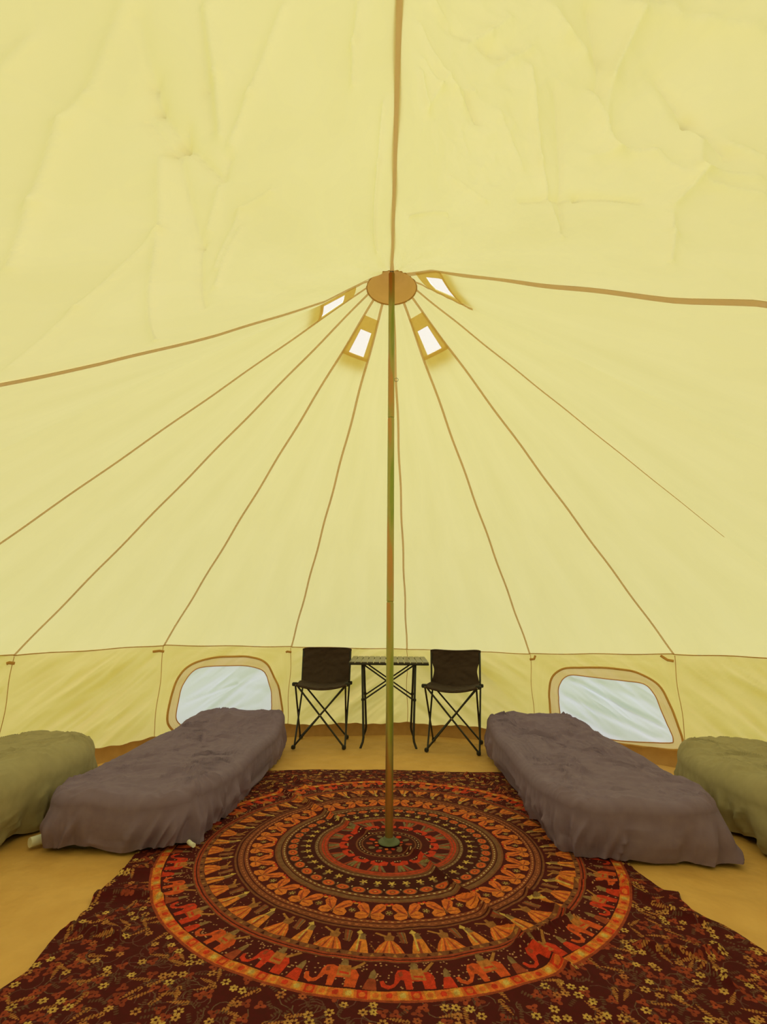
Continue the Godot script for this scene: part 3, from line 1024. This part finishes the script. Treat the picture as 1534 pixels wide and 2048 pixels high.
# a low mattress under a fitted sheet; head end at -z
func bed(at: Vector3, turn: float, w: float, l: float, h: float, m: Material, label: String, group: String, o := {}) -> Node3D:
	var t := base("bed", at, turn)
	tag(t, label, "bed", group)
	var sd: int = o.get("seed", 1)
	var n1 := noise(200 + sd, 1.0, 3)
	var n2 := noise(230 + sd, 1.0, 2)
	var er: float = o.get("round", 0.05)
	var corner: float = o.get("corner", 4.5)
	var folds: Array = o.get("folds", [])
	var pillow: float = o.get("pillow", 0.04)
	var flare: Array = o.get("flare", [])
	var nu := 420
	var nv := 140
	var side := func(a: float, grow: float) -> Vector2:
		var c := cos(TAU * a)
		var s := sin(TAU * a)
		return Vector2((w / 2 + grow) * signf(c) * pow(absf(c), 2.0 / corner), (l / 2 + grow) * signf(s) * pow(absf(s), 2.0 / corner))
	var outward := func(a: float) -> Vector2:
		var c := cos(TAU * a)
		var s := sin(TAU * a)
		return Vector2(signf(c) * pow(absf(c), 2.0 - 2.0 / corner) / (w / 2 - er), signf(s) * pow(absf(s), 2.0 - 2.0 / corner) / (l / 2 - er)).normalized()
	var lift := func(x: float, z: float) -> float:
		var y := pillow * smoothstep(-l / 2 + 0.62, -l / 2 + 0.3, z)
		y += 0.018 * n2.get_noise_2d(x * 2.2, z * 1.4)
		var wx := x + 0.07 * n2.get_noise_2d(x * 4.0 + 50.0, z * 4.0)
		var wz := z + 0.07 * n2.get_noise_2d(x * 4.0, z * 4.0 + 50.0)
		var lean: float = o.get("lean", 0.3)
		var q := wz * cos(lean) + wx * sin(lean)   # across the folds
		var p := wx * cos(lean) - wz * sin(lean)
		var body := smoothstep(-0.02, 0.1, minf(w / 2 - absf(x), l / 2 - absf(z)))
		var r1 := clampf(1.0 - 2.6 * absf(n1.get_noise_2d(q * 5.0, p * 1.3)), 0, 1)
		var r2 := clampf(1.0 - 2.4 * absf(n1.get_noise_2d(q * 10.0 + 70.0, p * 3.0)), 0, 1)
		y += (0.022 * r1 * r1 * smoothstep(-0.25, 0.3, n2.get_noise_2d(x * 3.0 + 9.0, z * 2.0)) + 0.011 * r2 * r2) * (0.25 + 0.75 * body)
		for s in folds:
			var e: float = seg_dist(Vector2(x, z), Vector2(s[0], s[1]), Vector2(s[2], s[3])) / s[5]
			y += s[4] * exp(-e * e)
		return y
	var f := func(a: float, b: float) -> Vector3:
		var inset: Vector2 = side.call(a, -er)
		var dir: Vector2 = outward.call(a)
		var edge := inset + dir * er
		if b < 0.55:
			var q := inset * (b / 0.55)
			return Vector3(q.x, h + lift.call(q.x, q.y), q.y)
		if b < 0.75:
			var al := (b - 0.55) / 0.2 * PI / 2
			var q := inset + dir * er * sin(al)
			return Vector3(q.x, h - er * (1.0 - cos(al)) + lift.call(q.x, q.y), q.y)
		var d := (b - 0.75) / 0.25
		var peri := edge * 1.0
		var hem := maxf(0.007, 0.012 + 0.03 * n2.get_noise_2d(peri.x * 4.0 + 11.0, peri.y * 4.0))
		var top: float = h - er + lift.call(edge.x, edge.y)
		var y := lerpf(top, hem, d)
		var pleat := n1.get_noise_2d(peri.x * 7.0 + 5.0, peri.y * 7.0) * 0.034 + 0.02 * clampf(1.0 - 3.0 * absf(n2.get_noise_2d(peri.x * 8.0 + d * 0.6, peri.y * 8.0)), 0, 1)
		var push := 0.006 * sin(PI * d) * sin(PI * d) + pleat * smoothstep(0.0, 0.7, d) - 0.022 * d * d
		for c in flare:   # a loose corner of the sheet: x, z, reach, push
			push += c[3] * d * exp(-Vector2(c[0], c[1]).distance_squared_to(edge) / (c[2] * c[2]))
		var q := edge + dir * push
		return Vector3(q.x, y, q.y)
	put("fitted_sheet", MB.new().ring_weld(nu, nv, f), m, t)
	# the mattress itself, inside the sheet down to the floor
	put("mattress", MB.new().ring_weld(60, 8, func(a: float, b: float):
		var k := 1.0 if b > 0.2 else b / 0.2
		var q: Vector2 = side.call(a, -er * 0.9) * k
		return Vector3(q.x, lerpf(h - er - 0.02, 0.007, clampf((b - 0.2) / 0.8, 0, 1)), q.y)), M.black_plastic, t)
	return t


func rod(a: Vector3, b: Vector3, r: float, called: String, parent: Node, m: Material = null) -> void:
	put(called, MB.new().tube([a, a.lerp(b, 0.5), b], r, 10), m if m else M.black_steel, parent)


func chair(at: Vector3, turn: float, label: String, waist: float, peak: float) -> void:
	var t := base("camping_chair", at, turn)
	tag(t, label, "chair", "black folding camping chairs")
	var w := 0.2
	var d := 0.2
	var sh := 0.485
	var foot := {}
	var seat := {}
	for sx in [-1, 1]:
		for sz in [-1, 1]:
			foot[Vector2i(sx, sz)] = Vector3(sx * 0.2, 0.018, sz * 0.205)
			seat[Vector2i(sx, sz)] = Vector3(sx * 0.205, sh if sz > 0 else sh - 0.02, sz * 0.185)
	for sz in [-1, 1]:
		for sx in [-1, 1]:
			var off := Vector3(0, 0, 0.006 * sx)
			rod(foot[Vector2i(sx, sz)] + off, seat[Vector2i(-sx, sz)] + off, 0.0075, "leg", t)
	for sx in [-1, 1]:
		for sz in [-1, 1]:
			var off := Vector3(0.007 * sz, 0, 0)
			rod(foot[Vector2i(sx, sz)] + off, seat[Vector2i(sx, -sz)] + off, 0.0075, "leg", t)
		rod(seat[Vector2i(sx, -1)] + Vector3(0.004 * sx, -0.02, 0), Vector3(sx * 0.214, 0.735, -0.225), 0.0085, "back_post", t)
		for sz in [-1, 1]:
			put("foot_cap", MB.new().box(foot[Vector2i(sx, sz)] + Vector3(0, -0.003, 0), Vector3(0.032, 0.03, 0.034), 0.006), M.black_plastic, t)
			put("corner_joint", MB.new().box(seat[Vector2i(sx, sz)] + Vector3(0.01 * sx, 0, 0), Vector3(0.045, 0.03, 0.03), 0.006), M.black_plastic, t)
			put("rivet", MB.new().tube([seat[Vector2i(sx, sz)] + Vector3(0, -0.006, 0.014 * sz), seat[Vector2i(sx, sz)] + Vector3(0, -0.006, 0.018 * sz)], 0.005, 8), M.rivet, t)
	for sz in [-1, 1]:
		put("rivet", MB.new().tube([Vector3(0, 0.25, sz * 0.198 - 0.014), Vector3(0, 0.25, sz * 0.198 + 0.014)], 0.005, 8), M.rivet, t)
	var cr := noise(300 + int(turn * 100), 1.0, 3)
	var slab := func(f: Callable, nrm: Vector3, nu: int, nv: int) -> MB:   # cloth with thickness
		var mb := MB.new()
		var th := 0.005
		mb.grid(nu, nv, f)
		mb.grid(nu, nv, func(u: float, v: float): return f.call(1.0 - u, v) - nrm * th)
		var top := []
		var low := []
		for k in 4 * nu:
			var q := float(k) / nu
			var uv := Vector2(q, 0) if q < 1 else Vector2(1, q - 1) if q < 2 else Vector2(3 - q, 1) if q < 3 else Vector2(0, 4 - q)
			top.append(f.call(uv.x, uv.y))
			low.append(f.call(uv.x, uv.y) - nrm * th)
		return mb.loops([top, low])
	put("seat", slab.call(func(u: float, v: float):
		var x := lerpf(-0.208, 0.208, u)
		var z := lerpf(0.205, -0.2, v)
		var sag := 0.034 * (1.0 - pow(absf(2 * u - 1), 2.0)) * lerpf(1.0, 0.9, v)
		return Vector3(x, sh + 0.006 - sag + 0.006 * cr.get_noise_2d(x * 12.0, z * 12.0) + 0.0 * v, z), Vector3.UP, 28, 20), M.chair_cloth, t)
	put("backrest", slab.call(func(u: float, v: float):
		var y := lerpf(0.452, 0.765, v)
		var half := lerpf(0.205, 0.224, v)
		half *= 1.0 - waist * exp(-pow((v - 0.42) / 0.22, 2.0))
		var cornr := pow(absf(2 * u - 1), 8.0) * 0.016 * (1.0 if v > 0.95 else 0.0)
		var dip := peak * (1.0 - pow(absf(2 * u - 1), 2.0)) * v * v
		var x := lerpf(-half, half, u)
		var belly := 0.03 * (1.0 - pow(absf(2 * u - 1), 2.0)) * sin(PI * clampf(v, 0, 1))
		var crease := 0.010 * cr.get_noise_2d(x * 9.0 + y * 6.0 * signf(x), y * 13.0 + 7.0)
		return Vector3(x, y - dip - cornr, lerpf(-0.165, -0.232, v) - belly + crease), Vector3(0, 0, 1), 30, 30), M.chair_cloth, t)
	var hem := []
	for k in 25:
		var u := k / 24.0
		hem.append(Vector3(lerpf(-0.222, 0.222, u), 0.762 - peak * (1.0 - pow(absf(2 * u - 1), 2.0)) - pow(absf(2 * u - 1), 8.0) * 0.014, -0.2345))
	put("top_hem", MB.new().tube(hem, 0.007, 8), M.chair_cloth, t)
	var edge := []
	for k in 25:
		var u := k / 24.0
		edge.append(Vector3(lerpf(-0.205, 0.205, u), sh - 0.004 - 0.034 * (1.0 - pow(absf(2 * u - 1), 2.0)), 0.204))
	put("seat_hem", MB.new().tube(edge, 0.008, 8), M.chair_cloth, t)


func table() -> void:
	var t := base("folding_table", Vector3(-0.004, 0, -2.11))
	tag(t, "black folding camp table with a slatted top between the two chairs", "table")
	var tilt := Basis(Vector3.RIGHT, deg_to_rad(3.0))
	var top := put("tabletop_rail", MB.new().box(Vector3(0, -0.010, 0.242), Vector3(0.668, 0.016, 0.024), 0.003), M.black_steel, t)
	top.transform = Transform3D(tilt, Vector3(0, 0.668, 0))
	put("tabletop_rail", MB.new().box(Vector3(0, -0.010, -0.242), Vector3(0.668, 0.016, 0.024), 0.003), M.black_steel, t).transform = top.transform
	var sl := MB.new().box(Vector3.ZERO, Vector3(0.0465, 0.009, 0.5), 0.002).commit()
	for k in 13:
		var s := put("slat", sl, M.slat, top)
		s.position = Vector3((k - 6) * 0.0515, 0.003, 0)
	for sx in [-1, 1]:
		for sz in [-1, 1]:
			var foot := Vector3(sx * 0.222, 0.006, 0.285 if sz > 0 else -0.215)
			var head := Vector3(sx * 0.226, 0.655 if sz > 0 else 0.665, 0.165 if sz > 0 else -0.13)
			var knee := head.lerp(foot, 0.88) + Vector3(-sx * 0.022, 0, 0)
			put("leg", MB.new().tube([head, head.lerp(knee, 0.5), knee, knee.lerp(foot, 0.4) + Vector3(-sx * 0.004, 0, 0), foot + Vector3(0, 0.003, 0), foot], 0.0095, 10), M.black_steel, t)
			put("leg_clamp", MB.new().box(head.lerp(knee, 0.51), Vector3(0.026, 0.022, 0.026), 0.004), M.black_plastic, t)
	for sz in [-1, 1]:
		for sx in [-1, 1]:
			var z := 0.175 if sz > 0 else -0.145
			var a := Vector3(sx * 0.212, 0.635, z + 0.007 * sx)
			var b := Vector3(-sx * 0.206, 0.36, z + 0.03 * sz + 0.007 * sx)
			rod(a, b, 0.0065, "brace", t)
	for sx in [-1, 1]:
		put("side_rail", MB.new().tube([Vector3(sx * 0.226, 0.65, 0.2), Vector3(sx * 0.226, 0.672, -0.2)], 0.008, 8), M.black_steel, t)


func _ready() -> void:
	# camera
	var cam := Camera3D.new()
	cam.name = "camera"
	add_child(cam)
	var pit := 0.2468
	var yaw := -0.0125
	var rol := 0.0084
	var fw := Vector3(sin(yaw) * cos(pit), sin(pit), -cos(yaw) * cos(pit))
	var rt := Vector3(cos(yaw), 0, sin(yaw))
	var up := rt.cross(fw)
	cam.transform = Transform3D(Basis(rt * cos(rol) + up * sin(rol), up * cos(rol) - rt * sin(rol), -fw), Vector3(-0.006, 0.8788, 2.402))
	cam.fov = 92.6
	cam.near = 0.02
	cam.far = 200.0
	cam.current = true
	# overcast daylight
	var we := WorldEnvironment.new()
	we.name = "environment"
	var env := Environment.new()
	var sky := Sky.new()
	var sm := ProceduralSkyMaterial.new()
	sm.sky_top_color = Color(0.96, 0.97, 1.0)
	sm.sky_horizon_color = Color(0.95, 0.965, 0.98)
	sm.sky_curve = 0.4
	sm.ground_bottom_color = Color(0.55, 0.57, 0.42)
	sm.ground_horizon_color = Color(0.6, 0.63, 0.6)
	sm.sun_angle_max = 1.0
	sky.sky_material = sm
	env.background_mode = Environment.BG_SKY
	env.sky = sky
	env.background_energy_multiplier = 1.0
	env.tonemap_mode = Environment.TONE_MAPPER_LINEAR
	env.tonemap_exposure = 1.58
	env.sdfgi_enabled = true
	env.ssao_enabled = true
	env.ssil_enabled = true
	we.environment = env
	add_child(we)

	make_materials()
	build_tent()
	build_floor()
	rug()
	pole()
	var left_bed := bed(Vector3(-1.165, 0, -0.88), 0.0, 0.76, 2.04, 0.215, M.purple, "purple sheeted low bed on the left, below the pale arched window", "purple beds", {seed = 1, pillow = 0.06, corner = 5.2, lean = 0.25, flare = [[0.36, 0.95, 0.12, 0.05]], folds = [[-0.25, 0.75, 0.2, 0.68, 0.006, 0.03], [0.0, 0.1, 0.3, 0.9, 0.005, 0.025], [-0.3, -0.2, 0.28, -0.05, 0.008, 0.03], [-0.3, -0.55, 0.3, -0.4, 0.006, 0.03]]})
	bed(Vector3(1.09, 0, -0.87), deg_to_rad(-2.0), 0.75, 2.08, 0.225, M.purple, "purple sheeted low bed on the right, with long creases and a pointed sheet corner", "purple beds", {seed = 2, pillow = 0.045, corner = 6.5, lean = -0.7, flare = [[0.34, 1.0, 0.12, 0.07]], folds = [[-0.25, -0.5, 0.3, 0.35, 0.022, 0.022], [-0.1, -0.65, 0.35, 0.0, 0.016, 0.02], [-0.3, -0.2, 0.15, 0.4, 0.012, 0.02], [-0.3, -0.75, 0.2, -0.35, 0.014, 0.02]]})
	bed(Vector3(-1.925, 0, 0.2), deg_to_rad(0.0), 0.66, 1.85, 0.315, M.olive, "olive grey sheeted bed cut off by the left edge of the picture", "olive beds", {seed = 3, pillow = 0.0, corner = 4.0, round = 0.11, lean = 0.9})
	bed(Vector3(1.915, 0, 0.13), deg_to_rad(0.0), 0.68, 1.9, 0.285, M.olive, "olive grey sheeted bed cut off by the right edge of the picture", "olive beds", {seed = 4, pillow = 0.02, corner = 3.6, round = 0.1, lean = -0.6, folds = [[-0.3, -0.1, 0.2, 0.5, 0.012, 0.03], [-0.2, -0.5, 0.3, 0.1, 0.01, 0.025]]})
	put("inflation_valve", MB.new().tube([Vector3(0.318, 0.026, 0.945), Vector3(0.335, 0.024, 0.962), Vector3(0.352, 0.024, 0.975)], 0.009, 10), M.white_plastic, left_bed)
	put("corner_foot", MB.new().tube([Vector3(-0.30, 0.022, 0.9), Vector3(-0.325, 0.023, 0.935), Vector3(-0.345, 0.022, 0.965)], 0.02, 12), M.white_plastic, left_bed)
	table()
	chair(Vector3(-0.562, 0, -2.01), deg_to_rad(1.5), "black folding camping chair left of the slatted table, with a straight top edge", 0.03, 0.0)
	chair(Vector3(0.535, 0, -1.91), deg_to_rad(-13.0), "black folding camping chair right of the slatted table, turned and with a dipped top edge", 0.12, 0.014)
